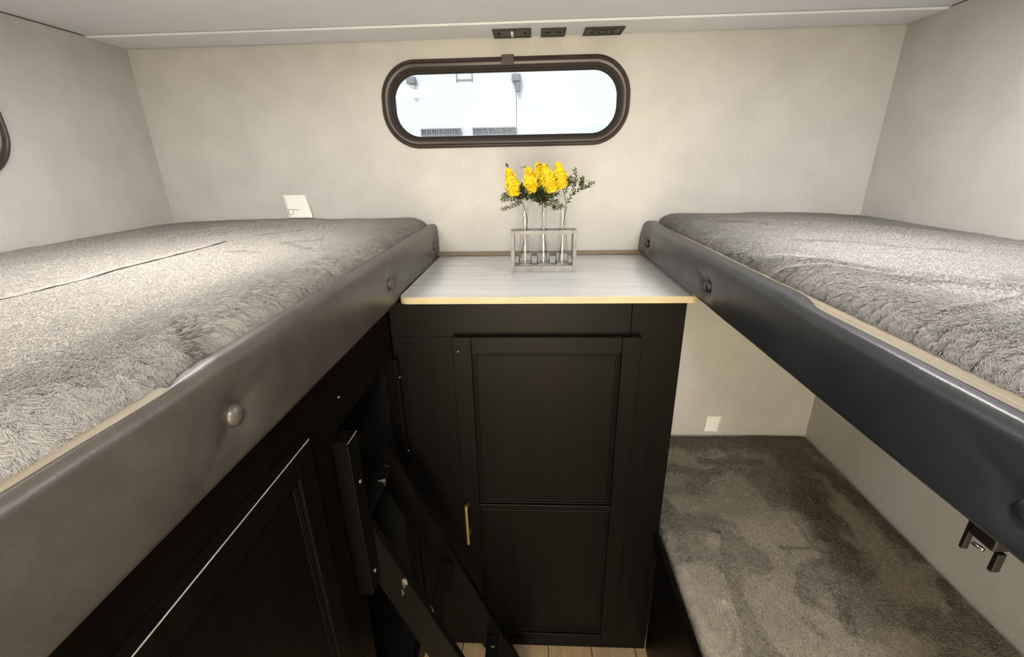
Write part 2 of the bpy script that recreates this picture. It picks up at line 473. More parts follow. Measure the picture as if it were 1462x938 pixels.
for x0, x1 in ((-1.04, -.66), (-.555, -.16)):
    m = MB(); k = x0
    m.box(x0, x1, YE-.035, YE-.027, .262, .272, 0).box(x0, x1, YE-.035, YE-.027, .312, .322, 0)
    while k < x1:
        m.box(k, k+.010+.008*random.random(), YE-.026, YE-.001, .262, .322, 0); k += .024
    m.build('vent_grille', M['ext_grey'], t)
tag(MB().box(-30, 30, -30, 30, ZF-1.0, ZF-.9, 0).build('ground', M['ext_ground']), kind='structure')

# ------------------------------------------------------------------ left bunk: platform, padded bumper, mattress
def bumper(name, xo, sgn, z0, z1, thick, y0, y1, buttons, mat, parent, lean=None, inner=None, tears=()):
    """padded leather rail; xo outer face, sgn = +1 when its outer face looks to +x"""
    ny = int((y1-y0)/.004)+1; ys = np.linspace(y0, y1, ny)
    # section: from the inner bottom, under, up the outer face, over the top, down inside
    h = z1-z0; rb, rt = .010, .013
    sec = []
    sec += [(thick, z0+.004), (thick*.5, z0)]
    for a in np.linspace(0, PI/2, 6): sec.append((rb-rb*math.sin(a), z0+rb-rb*math.cos(a)))
    for k in np.linspace(z0+rb, z1-rt, 22)[1:-1]: sec.append((0, k))
    for a in np.linspace(0, PI/2, 8): sec.append((rt-rt*math.cos(a), z1-rt+rt*math.sin(a)))
    for k in np.linspace(rt, thick-.004, 5)[1:]: sec.append((k, z1))
    sec += [(thick, z1-.004), (thick, z1-.02)]
    sec = np.array(sec)
    D = np.repeat(sec[:, 0][:, None], ny, 1); Z = np.repeat(sec[:, 1][:, None], ny, 1); Y = np.repeat(ys[None], len(sec), 0)
    n1 = VN(3+int(sgn))
    face = np.clip((thick*.4-D)/(thick*.4), 0, 1)
    zc = (z0+z1)/2
    bulge = .004*np.cos((Z-zc)/h*PI)*face
    D = D-bulge+face*.0035*(n1(Y, Z, 7, 3)-.5)
    top = np.clip((Z-(z1-.02))/.02, 0, 1)
    Z = Z+top*.003*(n1(Y+9, Z*0, 6, 3)-.5)
    for by, bz, dep in buttons:
        rr = np.hypot((Y-by)*1.0, Z-bz)
        D = D+face*dep*(np.exp(-(rr/.021)**2)*.75+np.exp(-(rr/.046)**2)*.40)
        # one pulled pleat running up and away from each button
        ang = (Y-by)*.5-(Z-bz); along = np.hypot(Y-by, Z-bz)
        D = D+face*dep*.22*np.exp(-(ang/.008)**2)*np.exp(-(along/.05)**2)
    for ty, amt, keep in tears:
        # the cover is not pulled over the board in front of a point: thinner there, with a fold at the end
        k = 1-sstep(ty-.06, ty, Y)
        D = np.where(D > .006, .006+(D-.006)*(1-(1-keep)*k), D)
        Z = Z-top*amt*k+top*.0008*np.exp(-((Y-ty-.02)/.02)**2)
    if lean is not None: D = D+lean*sstep(1.15, 1.5, Y)*((Z-z0)/h)
    P = np.stack([xo-sgn*D, Y, Z], -1)
    P = P[:, ::1]
    o = grid_mesh(P, name, mat, parent)
    # closed ends
    bm = bmesh.new(); bm.from_mesh(o.data)
    be = [e for e in bm.edges if e.is_boundary]
    bmesh.ops.holes_fill(bm, edges=be, sides=0); bmesh.ops.recalc_face_normals(bm, faces=bm.faces[:])
    bm.to_mesh(o.data); bm.free()
    for by, bz, dep in buttons:
        m = MB(); c = (xo-sgn*(dep*1.0-.0045), by, bz)
        pr = [(.0095, -.006), (.0122, -.001), (.0120, .003), (.0098, .0062), (.0055, .0083), (0, .009)]
        m.lathe([(r, sgn*k) for r, k in pr], c, 20, 'x')
        m.build('button', mat, o, smooth=True)
    return o

LX = -.320                                                 # aisle face of the left bumper
lb = thing('bunk_platform', (-.78, .3, -.305), 'left bunk platform with leather padded rail coloured in its lit tone over the black cabinet', 'bunk')
MB().box(XL+.003, -.356, -.895, YB-.003, -.303, -.285, .001).build('board', M['board'], lb)
MB().box(-.3705, -.3465, -.895, YB-.003, -.284, -.186, .002).build('edge_board', M['board'], lb, 'beige edge board behind the leather')
MB().box(-.3463, -.3275, -.895, .3500, -.30, -.1865, .003).build('edge_strip', M['board'], lb, 'beige strip left bare by the leather')
bumper('padded_rail', LX, 1, -.305, -.183, .0255, -.895, YB-.004,
       [(y, -.249, .0085) for y in (-.64, -.118, .403, .960, 1.440)], M['leather'], lb, tears=((.385, .001, .05),))

RX = .350
rb = thing('bunk_platform', (.70, .3, -.285), 'right upper bunk platform with leather padded rail coloured darker as in shade above the lower bed', 'bunk')
MB().box(.392, XR-.003, -.895, YB-.003, -.283, -.262, .001).build('board', M['board'], rb)
MB().box(.3895, .409, -.895, YB-.003, -.261, -.188, .002).build('edge_board', M['board'], rb, 'beige edge board behind the leather')
MB().box(.3775, .3893, -.895, .60, -.27, -.187, .003).build('edge_strip', M['board'], rb, 'beige strip left bare by the leather')
bumper('padded_rail', RX, -1, -.280, -.182, .038, -.895, YB-.004,
       [(y, -.238, .0095) for y in (-.68, -.20, .262, .884, 1.395)], M['leather_shaded'], rb, lean=.016, tears=((.62, .001, .55),))

# ------------------------------------------------------------------ plush mattresses
def fur_strands(H, region, N, length, lay, tilt, seed, edge=None, width=.0009, clump=.012, clump_k=.5, name='pile', mat=None, parent=None, rnd=.35, tone=None, bald=None):
    r = np.random.default_rng(seed)
    x0, x1, y0, y1 = region
    if edge is None: x = r.uniform(x0, x1, N); y = r.uniform(y0, y1, N)
    else:
        ex, frac, wd = edge                                # extra density along the aisle edge x = ex
        n1 = int(N*frac); u = np.minimum(r.exponential(wd*.42, n1), wd*3.2)
        xe = ex-u*np.sign(ex-(x0+x1)/2)
        x = np.concatenate([xe, r.uniform(x0, x1, N-n1)])
        # more fibres close by, where single fibres can be told apart
        y = y0+(y1-y0)*r.random(N)**1.45
    if bald is not None:
        m = bald(x, y) < .55; x = x[m]; y = y[m]
    z = H(x, y); e = .002
    nx = -(H(x+e, y)-H(x-e, y))/(2*e); ny = -(H(x, y+e)-H(x, y-e))/(2*e)
    n = np.stack([nx, ny, np.ones_like(nx)], 1); n /= np.linalg.norm(n, axis=1)[:, None]
    root = np.stack([x, y, z], 1)-n*.001
    ph = lay(x, y)+r.normal(0, rnd, len(x)); d = np.stack([np.cos(ph), np.sin(ph), np.zeros_like(ph)], 1)
    tdir = d-n*(d*n).sum(1)[:, None]; tdir /= np.linalg.norm(tdir, axis=1)[:, None]+1e-9
    ta = tilt(x, y)*np.clip(1+r.normal(0, .12, len(x)), .4, 1.35); ta = np.minimum(ta, 1.42)
    L = length(x, y)*r.uniform(.65, 1.15, len(x))
    def dirv(a): return n*np.cos(a)[:, None]+tdir*np.sin(a)[:, None]
    mid = root+dirv(ta*.75)*(L*.5)[:, None]; tip = mid+dirv(ta*1.12)*(L*.5)[:, None]
    # tips gather into tufts
    wn = VN(seed+50); wx = x+clump*2.6*(wn(x, y, .28/clump, 2)-.5)*2; wy = y+clump*2.6*(wn(x+7, y+3, .28/clump, 2)-.5)*2
    cy = np.floor(wy/(clump*1.7)); cx = np.floor(wx/clump+.5*(cy % 2))
    hsh = np.abs(np.sin(cx*12.9898+cy*78.233+seed)*43758.5453) % 1; hs2 = np.abs(np.sin(cx*39.34+cy*11.13+seed)*24634.6345) % 1
    ccx = (cx+.5-.5*(cy % 2)+(hsh-.5)*.7)*clump; ccy = (cy+.5+(hs2-.5)*.7)*clump*1.7
    off = np.stack([ccx-wx, ccy-wy, np.zeros_like(x)], 1)
    off[np.linalg.norm(off[:, :2], axis=1) > clump*2] = 0
    off = off-n*(off*n).sum(1)[:, None]
    ck = (clump_k(x, y) if callable(clump_k) else clump_k+0*x)[:, None]
    tip = tip+off*ck+d*((hsh-.5)*.25*L)[:, None]; mid = mid+off*ck*.35
    w = np.cross(tip-root, r.normal(0, 1, (len(x), 3))*.5+np.array([0, 0, 0])+np.cross(n, tdir)*0+r.normal(0, 1, (len(x), 3))*.2+n*1.1)
    w /= np.linalg.norm(w, axis=1)[:, None]+1e-9
    ww = width*r.uniform(.7, 1.3, len(x))[:, None]
    V = np.stack([root-w*ww, root+w*ww, mid-w*ww*.8, mid+w*ww*.8, tip], 1).reshape(-1, 3)
    K = len(x); b = (np.arange(K)*5)[:, None]
    loops = np.concatenate([b+np.array([[0, 1, 3, 2]]), b+np.array([[2, 3, 4]])], 1).ravel()
    ls = (np.arange(K)*7)[:, None]+np.array([[0, 4]])
    me = bpy.data.meshes.new(name); me.vertices.add(K*5); me.vertices.foreach_set('co', V.astype(np.float32).ravel())
    me.loops.add(K*7); me.loops.foreach_set('vertex_index', loops.astype(np.int32))
    me.polygons.add(K*2); me.polygons.foreach_set('loop_start', ls.ravel().astype(np.int32))
    me.update(calc_edges=True)
    uvl = me.uv_layers.new(name='UVMap')
    rv = r.random(K)*.7+.3*hsh
    if tone is not None: rv = np.clip(rv*.6+.4*tone(x, y), 0, 1)
    v = np.array([0, 0, .5, .5, .5, .5, 1.])
    uv = np.stack([np.repeat(rv[:, None], 7, 1), np.repeat(v[None], K, 0)], -1)
    uvl.data.foreach_set('uv', uv.astype(np.float32).ravel())
    nn = np.repeat(n[:, None], 5, 1)*.75
    sd = (tip-root)/(np.linalg.norm(tip-root, axis=1)[:, None]+1e-9); q = np.cross(np.cross(sd, n), sd); q /= np.linalg.norm(q, axis=1)[:, None]+1e-9
    nn = nn+q[:, None]*.25+r.normal(0, .10, (K, 1, 3)); nn /= np.linalg.norm(nn, axis=2)[..., None]
    me.attributes.new('nap', 'FLOAT_VECTOR', 'POINT').data.foreach_set('vector', nn.astype(np.float32).ravel())
    me.polygons.foreach_set('use_smooth', [True]*(K*2))
    return tag(link_mesh(name, me, mat, parent), kind='stuff')

def cover(H, region, name, mat, parent, skirt, step=.01, fine=()):
    x0, x1, y0, y1 = region
    nx = int((x1-x0)/step)+2; ny = int((y1-y0)/step)+2
    xs = np.linspace(x0, x1, nx); ys = np.linspace(y0, y1, ny)
    xs = np.sort(np.concatenate([xs, x0+np.array([.002, .004, .006, .014, .025]), x1-np.array([.002, .004, .006, .014, .025]), np.array(fine)]))
    X, Y = np.meshgrid(xs, ys, indexing='ij'); Z = H(X, Y)
    P = np.stack([X, Y, Z], -1)
    def wrap(P, ax):
        a = P.take([0], ax).copy(); a[..., 2] = skirt; b = P.take([-1], ax).copy(); b[..., 2] = skirt
        return np.concatenate([a, P, b], ax)
    P = wrap(wrap(P, 0), 1)
    return grid_mesh(P, name, mat, parent)

def edge_drop(d, r, drop):
    """how far the surface falls near a rounded edge, d = distance from the edge"""
    t = np.clip(d/r, 0, 1); return drop*(1-np.sqrt(np.clip(1-(1-t)**2, 0, 1)))

nl = VN(11); nr = VN(23); nd = VN(37)
# --- left
LXE = -.3475
def HL(x, y):
    x = np.asarray(x, float); y = np.asarray(y, float)
    z = -.158+.006*(nl(x, y, 3.0, 2)-.5)+.003*(nl(x+5, y, 14, 2)-.5)
    z = z-.008*sstep(-.8, -1.227, x)
    z = z-.006*np.exp(-((x+.712+.012*(nl(y*0, y, 5, 2)-.5))/.006)**2)*sstep(.2, .5, y)*(1-sstep(.95, 1.10, y))*0-0
    g = np.abs(x+.716+.02*(nl(y*0+3, y, 4, 2)-.5))
    z = z-.010*np.exp(-(g/.0060)**2)*(1-sstep(.94, 1.04, y))*(.45+.9*nl(x*0+1, y, 12, 2))
    z = z-edge_drop(LXE-x, .060, .040)
    z = z-edge_drop(YB-.004-y, .05, .016)-edge_drop(x-XL-.004, .03, .012)
    return z
DARK_L = [([(-.47, .90), (-.56, .99), (-.50, 1.02)], .012), ([(-.55, .86), (-.62, .88)], .010), ([(-.70, 1.10), (-.62, 1.2)], .008), ([(-.345, .40), (-.40, .46)], .010), ([(-1.15, 1.47), (-.7, 1.47)], .02)]
def darkf(strokes, noise, x, y):
    v = 0
    for pts, w in strokes:
        d = seg_dist(x, y, pts)+w*1.2*(noise(x, y, 30, 2)-.5)
        v = np.maximum(v, 1-sstep(w*.5, w*1.3, d))
    return v
def layL(x, y):
    a = -.75+.9*(nl(x+2, y+3, 3.5, 2)-.5)*2
    near = 1-sstep(.02, .14, LXE-x)
    g = np.sign(x+.716)
    crack = np.exp(-((x+.716)/.015)**2)*(1-sstep(.98, 1.08, y))
    a = a*(1-near)+(-.55+.7*(nl(x, y, 9, 2)-.5))*near
    return a
def tiltL(x, y):
    t = 1.32+.05*(nl(x+1, y, 8, 3)-.5)*2
    t = t-.55*darkf(DARK_L, nl, x, y)
    near = 1-sstep(.0, .07, LXE-x)
    return t-.12*near
def crackL(x, y): return np.exp(-((x+.716+.02*(nl(y*0+3, y, 4, 2)-.5))/.0095)**2)*(1-sstep(.94, 1.04, y))
def lenL(x, y): return (1-.95*crackL(x, y))*(.0055+.0065*(1-sstep(.0, .13, LXE-x))*(1-.35*sstep(.5, 1.1, y))+.003*(1-sstep(.0, .05, LXE-x))*(1-sstep(.35, .8, y)))
def ckL(x, y): return .12+.48*(1-sstep(.0, .09, LXE-x))
ml = thing('mattress', (-.78, .3, -.284), 'plush grey-beige mattress on the left bunk with a lengthwise crease', 'mattress')
regL = (XL+.004, LXE, -.88, YB-.004)
MB().box(XL+.006, -.374, -.885, YB-.006, -.284, -.215, .01, 3).build('core', M['foam'], ml)
cl = cover(HL, regL, 'plush_cover', M['furb_l'], ml, -.212, fine=np.arange(-.736, -.696, .0017)+.00031)
fur_strands(HL, (XL+.01, LXE-.001, .10, YB-.008), 620000, lenL, layL, tiltL, 5, (LXE, .40, .10), .00042, .009, ckL, 'fur_pile', M['fur_l'], cl,
            tone=lambda x, y: nl(x+9, y+4, 6, 3), bald=lambda x, y: crackL(x, y)*(.15+1.2*nl(x*0+1, y, 12, 2)))
ys = np.linspace(.12, 1.02, 260); xs = -.716-.02*(nl(ys*0+3, ys, 4, 2)-.5)
zs = HL(xs+.03, ys)*.5+HL(xs-.03, ys)*.5-.0022
MB().tube([(a, b, c) for a, b, c in zip(xs, ys, zs)], [max(.0005, .0042*float(v)-.0006) for v in nl(ys*0+1, ys, 14, 3)], 8).build('crease_shade', M['crease_shade'], ml, 'dark cord painting the crease shade', True)  # dark cord laid along the crease to paint its shade
# --- right
RXE = .4075
CRR = [([(.40, .78), (.49, .64), (.567, .567), (.62, .50)], .012), ([(.45, .47), (.56, .51), (.70, .60)], .012)]
def HR(x, y):
    x = np.asarray(x, float); y = np.asarray(y, float)
    z = -.156+.008*(nr(x, y, 3.2, 2)-.5)+.004*(nr(x+5, y, 13, 2)-.5)
    z = z-.014*sstep(.75, 1.045, x)
    d = seg_dist(x, y, CRR[0][0]); z = z+.006*np.exp(-((d-.02)/.02)**2)-.004*np.exp(-(d/.008)**2)
    d = seg_dist(x, y, CRR[1][0]); z = z+.004*np.exp(-(d/.008)**2)
    z = z-edge_drop(x-RXE, .060, .038)
    z = z-edge_drop(YB-.004-y, .05, .012)-edge_drop(XR-.004-x, .03, .012)
    return z
DARK_R = [([(.50, .60), (.60, .55), (.66, .62)], .016), ([(.43, .78), (.40, .95)], .010), ([(.55, .95), (.75, .80)], .010), ([(.62, .42), (.70, .36)], .018), ([(.5, 1.25), (.6, 1.2)], .008)]
def layR(x, y):
    a = PI+.75+1.0*(nr(x+2, y+3, 4, 2)-.5)*2
    near = 1-sstep(.02, .14, x-RXE)
    return a*(1-near)+(PI+.55+.7*(nr(x, y, 9, 2)-.5))*near
def tiltR(x, y):
    t = 1.30+.07*(nr(x+1, y, 8, 3)-.5)*2-.5*darkf(DARK_R, nr, x, y)
    return t-.16*(1-sstep(.0, .06, x-RXE))
def lenR(x, y): return .0055+.0055*(1-sstep(.0, .12, x-RXE))
def ckR(x, y): return .13+.45*(1-sstep(.0, .09, x-RXE))
mr = thing('mattress', (.72, .3, -.261), 'plush grey mattress on the right upper bunk', 'mattress')
regR = (RXE, XR-.004, -.88, YB-.004)
MB().box(.411, XR-.006, -.885, YB-.006, -.261, -.215, .01, 3).build('core', M['foam'], mr)
cr = cover(HR, (RXE+.003, XR-.004, -.88, YB-.004), 'plush_cover', M['furb_r'], mr, -.212)
fur_strands(HR, (RXE+.001, XR-.01, .15, YB-.008), 460000, lenR, layR, tiltR, 6, (RXE, .42, .10), .00045, .009, ckR, 'fur_pile', M['fur_r'], cr,
            tone=lambda x, y: nr(x+9, y+4, 6, 3))
MB().box(.575, .655, YB-.012, YB-.002, -.166, -.160, .001).build('fabric_tag', M['beige_tag'], mr, 'beige tag tucked against the back wall')
# --- lower right bed
DXE = .372
DARK_D = [([(.93, 1.40), (.875, 1.194), (.84, 1.02), (.825, .90)], .055), ([(.45, 1.45), (1.0, 1.45)], .055), ([(.98, 1.3), (1.03, 1.0)], .03), ([(.95, 1.45), (1.0, 1.2), (1.02, .95)], .030),
          ([(.60, 1.34), (.80, 1.33)], .020), ([(1.02, .86), (.99, .76), (1.0, .69)], .024), ([(.74, .80), (.71, .73)], .018), ([(.68, .96), (.75, .96)], .008)]
def HD(x, y):
    x = np.asarray(x, float); y = np.asarray(y, float)
    z = -.998+.010*(nd(x, y, 3.0, 2)-.5)+.004*(nd(x+5, y, 14, 2)-.5)
    d = seg_dist(x, y, [(.80, 1.25), (.76, 1.05), (.76, .95)]); z = z+.004*np.exp(-(d/.010)**2)
    d = seg_dist(x, y, [(.52, 1.0), (.50, .90), (.46, .80)]); z = z+.006*np.exp(-(d/.012)**2)
    z = z-edge_drop(x-DXE, .035, .022)-edge_drop(YB-.004-y, .03, .010)-edge_drop(XR-.004-x, .03, .010)
    return z
def layD(x, y): return -1.2+1.3*(nd(x+2, y+3, 3.5, 2)-.5)*2
def patchD(x, y):
    a = nd(x*1.6+2*nd(x, y, 5, 2), y+2*nd(y, x, 4, 2), 3.2, 4)
    return np.maximum(.55*sstep(.50, .62, a), .9*darkf(DARK_D, nd, x, y))
def tiltD(x, y): return 1.36+.05*(nd(x+1, y, 7, 3)-.5)*2-.72*patchD(x, y)
md = thing('mattress', (.70, .3, -1.058), 'taupe plush mattress on the lower right bed under the bunk', 'mattress')
MB().box(.374, XR-.006, -.885, YB-.006, -1.058, -1.03, .005, 2).build('core', M['foam'], md)
cd = cover(HD, (DXE, XR-.004, -.88, YB-.004), 'plush_cover', M['furb_d'], md, -1.030)
fur_strands(HD, (DXE+.001, XR-.01, .50, YB-.008), 260000, lambda x, y: .0085+0*x, layD, tiltD, 8, (DXE, .15, .08), .0008, .010, .15, 'fur_pile', M['fur_d'], cd,
            tone=lambda x, y: np.clip(nd(x+9, y+4, 4, 3)*.6+.6-1.2*patchD(x, y), 0, 1))

# lower bed box
t = thing('bed_base', (.70, .3, ZF), 'black box base under the lower right bed', 'bed')
MB().box(.364, .380, -.895, 1.003, ZF+.001, -1.040, .001).build('front_panel', M['black'], t)
MB().box(.381, XR-.003, -.895, YB-.003, -1.075, -1.060, .001).build('top_board', M['board'], t)
MB().box(.346, .3635, -.895, 1.001, -1.050, -.998, .004, 3).build('edge_rail', M['black'], t)

# ------------------------------------------------------------------ left cabinet
FX = -.350
t = thing('base_cabinet', (-.6, .3, ZF), 'black cabinet under the left bunk with an open cubby and one closed door', 'cabinet')
g = .0006
m = MB()
m.box(FX-.018, FX, -.895, 1.003, -.392+g, -.3065, .0006)                       # top rail
m.box(FX-.018, FX, -.895, .6835-g, -.440, -.392-g, .0006)
m.box(FX-.018, FX, .6835+g, 1.003, -.440, -.392-g, .0006)
m.box(FX-.018, FX, .50, .660, -1.40, -.4405, .0006)                             # stile between door and cubby
m.box(FX-.018, FX, .984, 1.003, -1.40, -.4405, .0006)
m.box(FX-.018, FX, -.895, -.10, -1.40, -.4405, .0006)
m.box(FX-.018, FX, -.895, 1.003, ZF+.001, -1.4005, .0006)
m.build('face_frame', M['black'], t)
m = MB()
m.box(-.90, FX-.019, .642, .658, -1.47, -.3065, 0).box(-.90, FX-.019, .986, 1.003, -1.47, -.3065, 0)
m.box(-.916, -.901, -.895, 1.003, -1.47, -.3065, 0).box(-.90, FX-.019, .6585, .9855, -1.40, -1.385, 0)
m.box(-.90, FX-.019, -.895, -.880, -1.47, -.3065, 0)
m.build('carcass', M['inside'], t)
MB().box(-.60, -.46, .86, .876, -1.384, -.46, .001).build('divider', M['inside'], t)
# shaker door
def shaker(y0, y1, z0, z1, xf, th, st, parent, rail=None):
    mb = MB()
    zt = z1-st; zb = z0+st*1.2
    mb.box(xf-th, xf, y0, y0+st, z0, z1, .0012).box(xf-th, xf, y1-st, y1, z0, z1, .0012)
    mb.box(xf-th, xf, y0+st, y1-st, zt, z1, .0012).box(xf-th, xf, y0+st, y1-st, z0, zb, .0012)
    d = mb.build('door', M['black'], parent)
    MB().box(xf-th+.001, xf-.007, y0+st-.001, y1-st+.001, zb-.001, zt+.001, 0).build('panel', M['black'], d)
    mm = MB(); a0, a1, b0, b1 = y0+st, y1-st, zb, zt
    for r, o in ((.0022, .003), (.0016, .009)):
        x = xf-.006+r*.2
        mm.box(x-.004, x, a0+o-r, a1-o+r, b1-o-r, b1-o+r, .001).box(x-.004, x, a0+o-r, a1-o+r, b0+o-r, b0+o+r, .001)
        mm.box(x-.004, x, a0+o-r, a0+o+r, b0+o+r, b1-o-r, .001).box(x-.004, x, a1-o-r, a1-o+r, b0+o+r, b1-o-r, .001)
    mm.build('moulding', M['black'], d)
    MB().box(xf-.0001, xf+.0007, y0+.001, y1-.001, z1-.0022, z1-.0007, .0003).build('painted_glint', M['edge_glint'], d, 'pale painted glint along the edge')  # reflected-light line on the door top, put in as a pale strip
    return d
shaker(-.06, .548, -1.38, -.377, -.3335, .016, .042, t)
# block screwed on beside the cubby, and a thin strip at the far side of it
def screw(p, axis, s, parent, r=.0035, mat='screwdark'):
    mb = MB(); mb.lathe([(r, 0), (r, s*.0012), (r*.6, s*.0022), (0, s*.0024)], p, 12, axis); return mb.build('screw', M[mat], parent, 'small bright screw', smooth=40)
b = MB().box(FX+.0005, -.3195, .634, .675, -.805, -.4465, .0015).build('cleat', M['black'], t)
MB().box(-.3196, -.3188, .6345, .6745, -.4485, -.4472, .0003).build('painted_glint', M['edge_glint'], b, 'pale painted glint along the edge')  # painted highlight on the cleat, as on the door
screw((-.3195, .657, -.545), 'x', 1, b); screw((-.3195, .657, -.765), 'x', 1, b)
b = MB().box(FX+.0005, -.336, .984, 1.0025, -1.38, -.448, .0012).build('cleat', M['black'], t)
screw((-.336, .993, -.50), 'x', 1, b, .0025); screw((-.336, .993, -.72), 'x', 1, b, .0025)
screw((FX, .690, -.388), 'x', 1, t, .0022, 'steel')

# ------------------------------------------------------------------ ladder leaning in the cubby
t = thing('ladder', (-.15, .77, ZF), 'black wooden bunk ladder with worn rungs leaning out of the open cubby', 'ladder')
ang = math.atan2(.41, 1.0)                                 # lean from the vertical
def lad(s, o): return (-.350+math.sin(ang)*s+math.cos(ang)*(-o), -.609-math.cos(ang)*s-math.sin(ang)*o)
LEN = (1.485-.609)/math.cos(ang)
def rail(y0, y1, name='rail'):
    a = lad(0, 0); b_ = lad(LEN-.001, 0)
    # top and bottom cut level with the floor
    pts = [(a[0], a[1]), (b_[0], b_[1]+.001), (b_[0]-.074/math.cos(ang)*1.0, b_[1]+.001), (a[0]-.030, a[1]-.085)]
    return MB().prism(pts, y0, y1, 'y', .0015).build(name, M['worn'] if y0 < .8 else M['black'], t)
rail(.679, .698); rail(.872, .890)
for k, s in enumerate((.060, .395, .690)):
    c = lad(s, .028)
    mb = MB(); Rm = Matrix.Rotation(ang*.3, 3, 'Y')
    mb.box(c[0]-.017, c[0]+.017, .6985, .8715, c[1]-.009, c[1]+.009, .004, 3, rot=((c[0], .78, c[1]), Rm))
    mb.build('rung', M['worn'], t)

# ------------------------------------------------------------------ wardrobe cabinet under the counter
YC = 1.005
t = thing('wardrobe_cabinet', (.0, 1.25, ZF), 'tall black cabinet with a panelled door under the counter, between the bunks', 'cabinet')
m = MB()
m.box(-.348, .234-g, YC, YC+.018, -.394, -.3075, .0006)                          # top rail
m.box(.234+g, .360, YC, YC+.018, ZF+.001, -.3075, .0006)                         # right stile
m.box(-.348, -.19, YC, YC+.018, ZF+.001, -.3945, .0006)                          # left stile
m.box(-.1895, .2335, YC, YC+.018, ZF+.001, -1.43, .0006)
m.build('face_frame', M['black'], t)
MB().box(.344, .360, YC+.0185, YB-.003, ZF+.001, -.3075, .0006).build('side_panel', M['black'], t)
MB().box(-.348, -.332, YC+.0185, YB-.003, ZF+.001, -.3075, .0006).build('side_panel', M['black'], t)
DX0, DX1, DZ0, DZ1, DY = -.195, .2585, -1.428, -.389, .984
st = .046
m = MB(); th = .019
m.box(DX0, DX0+st, DY, DY+th, DZ0, DZ1, .0015).box(DX1-st, DX1, DY, DY+th, DZ0, DZ1, .0015)
m.box(DX0+st, DX1-st, DY, DY+th, DZ1-st+.004, DZ1, .0015).box(DX0+st, DX1-st, DY, DY+th, DZ0, DZ0+.03, .0015).box(DX0+st, DX1-st, DY, DY+th, -.905, -.889, .0015)
dr = m.build('door', M['black'], t)
for z0, z1 in ((-.889, DZ1-st+.004), (DZ0+.03, -.905)):
    x0, x1 = DX0+st, DX1-st
    p = MB().box(x0-.001, x1+.001, DY+.010, DY+.015, z0-.001, z1+.001, 0).build('panel', M['black'], dr)
    mm = MB()
    for r, o, yy in ((.0024, .003, DY+.006), (.0018, .010, DY+.0075)):
        mm.box(x0+o-r, x1-o+r, yy, yy+.005, z1-o-r, z1-o+r, .001).box(x0+o-r, x1-o+r, yy, yy+.005, z0+o-r, z0+o+r, .001)
        mm.box(x0+o-r, x0+o+r, yy, yy+.005, z0+o+r, z1-o-r, .001).box(x1-o-r, x1-o+r, yy, yy+.005, z0+o+r, z1-o-r, .001)
    mm.build('moulding', M['black'], dr)
hx = -.183; yb = DY-.026
m = MB()
m.tube([(hx, yb, -.872), (hx, yb, -1.006)], .0050, 14)
for z in (-.892, -.986): m.tube([(hx, yb, z), (hx, DY-.002, z)], .0042, 12); m.lathe([(.007, 0), (.007, .003)], (hx, DY-.0035, z), 14, 'y')
m.build('handle', M['brass'], dr, 'brushed brass bar handle', 40)
screw((-.182, DY, -.425), 'y', -1, dr, .002)

# ------------------------------------------------------------------ countertop
cx0, cx1, cy0, cy1, cr = -.3165, .388, .990, YB-.003, .022
t = thing('countertop', (.03, 1.25, -.3065), 'pale grey wood-grain countertop with light wooden edge below the back window', 'counter')
def ctr(o):
    pts = [(cx1-o, cy1-o), (cx0+o, cy1-o)]
    for a in np.linspace(PI, 1.5*PI, 9): pts.append((cx0+cr+(cr-o)*math.cos(a), cy0+cr+(cr-o)*math.sin(a)))
    for a in np.linspace(1.5*PI, 2*PI, 9): pts.append((cx1-cr+(cr-o)*math.cos(a), cy0+cr+(cr-o)*math.sin(a)))
    return pts
# left bumper passes above the counter's corner: the slab stops at the bumper face
MB().prism(ctr(.0012), -.3045, -.2900, 'z').build('slab', M['counter'], t)
# edge band round the front
pin = ctr(.0011)[2:]; pout = ctr(0)[2:]
bm = bmesh.new()
va = [[bm.verts.new((p[0], p[1], z)) for p in ring] for ring, z in ((pin, -.2902), (pout, -.2908), (pout, -.3060), (pin, -.3060))]
for A, B in zip(va, va[1:]):
    for i in range(len(pin)-1): bm.faces.new((A[i], A[i+1], B[i+1], B[i]))
for i in range(len(pin)-1): bm.faces.new((va[3][i], va[3][i+1], va[0][i+1], va[0][i]))
bmesh.ops.recalc_face_normals(bm, faces=bm.faces[:]); me = bpy.data.meshes.new('edge_band'); bm.to_mesh(me); bm.free()
link_mesh('edge_band', me, M['trimwood'], t)
MB().box(-.345, .405, 1.484, YB-.002, -.2895, -.276, .002).build('back_ledge', M['ledge'], t, 'narrow brown ledge along the wall')

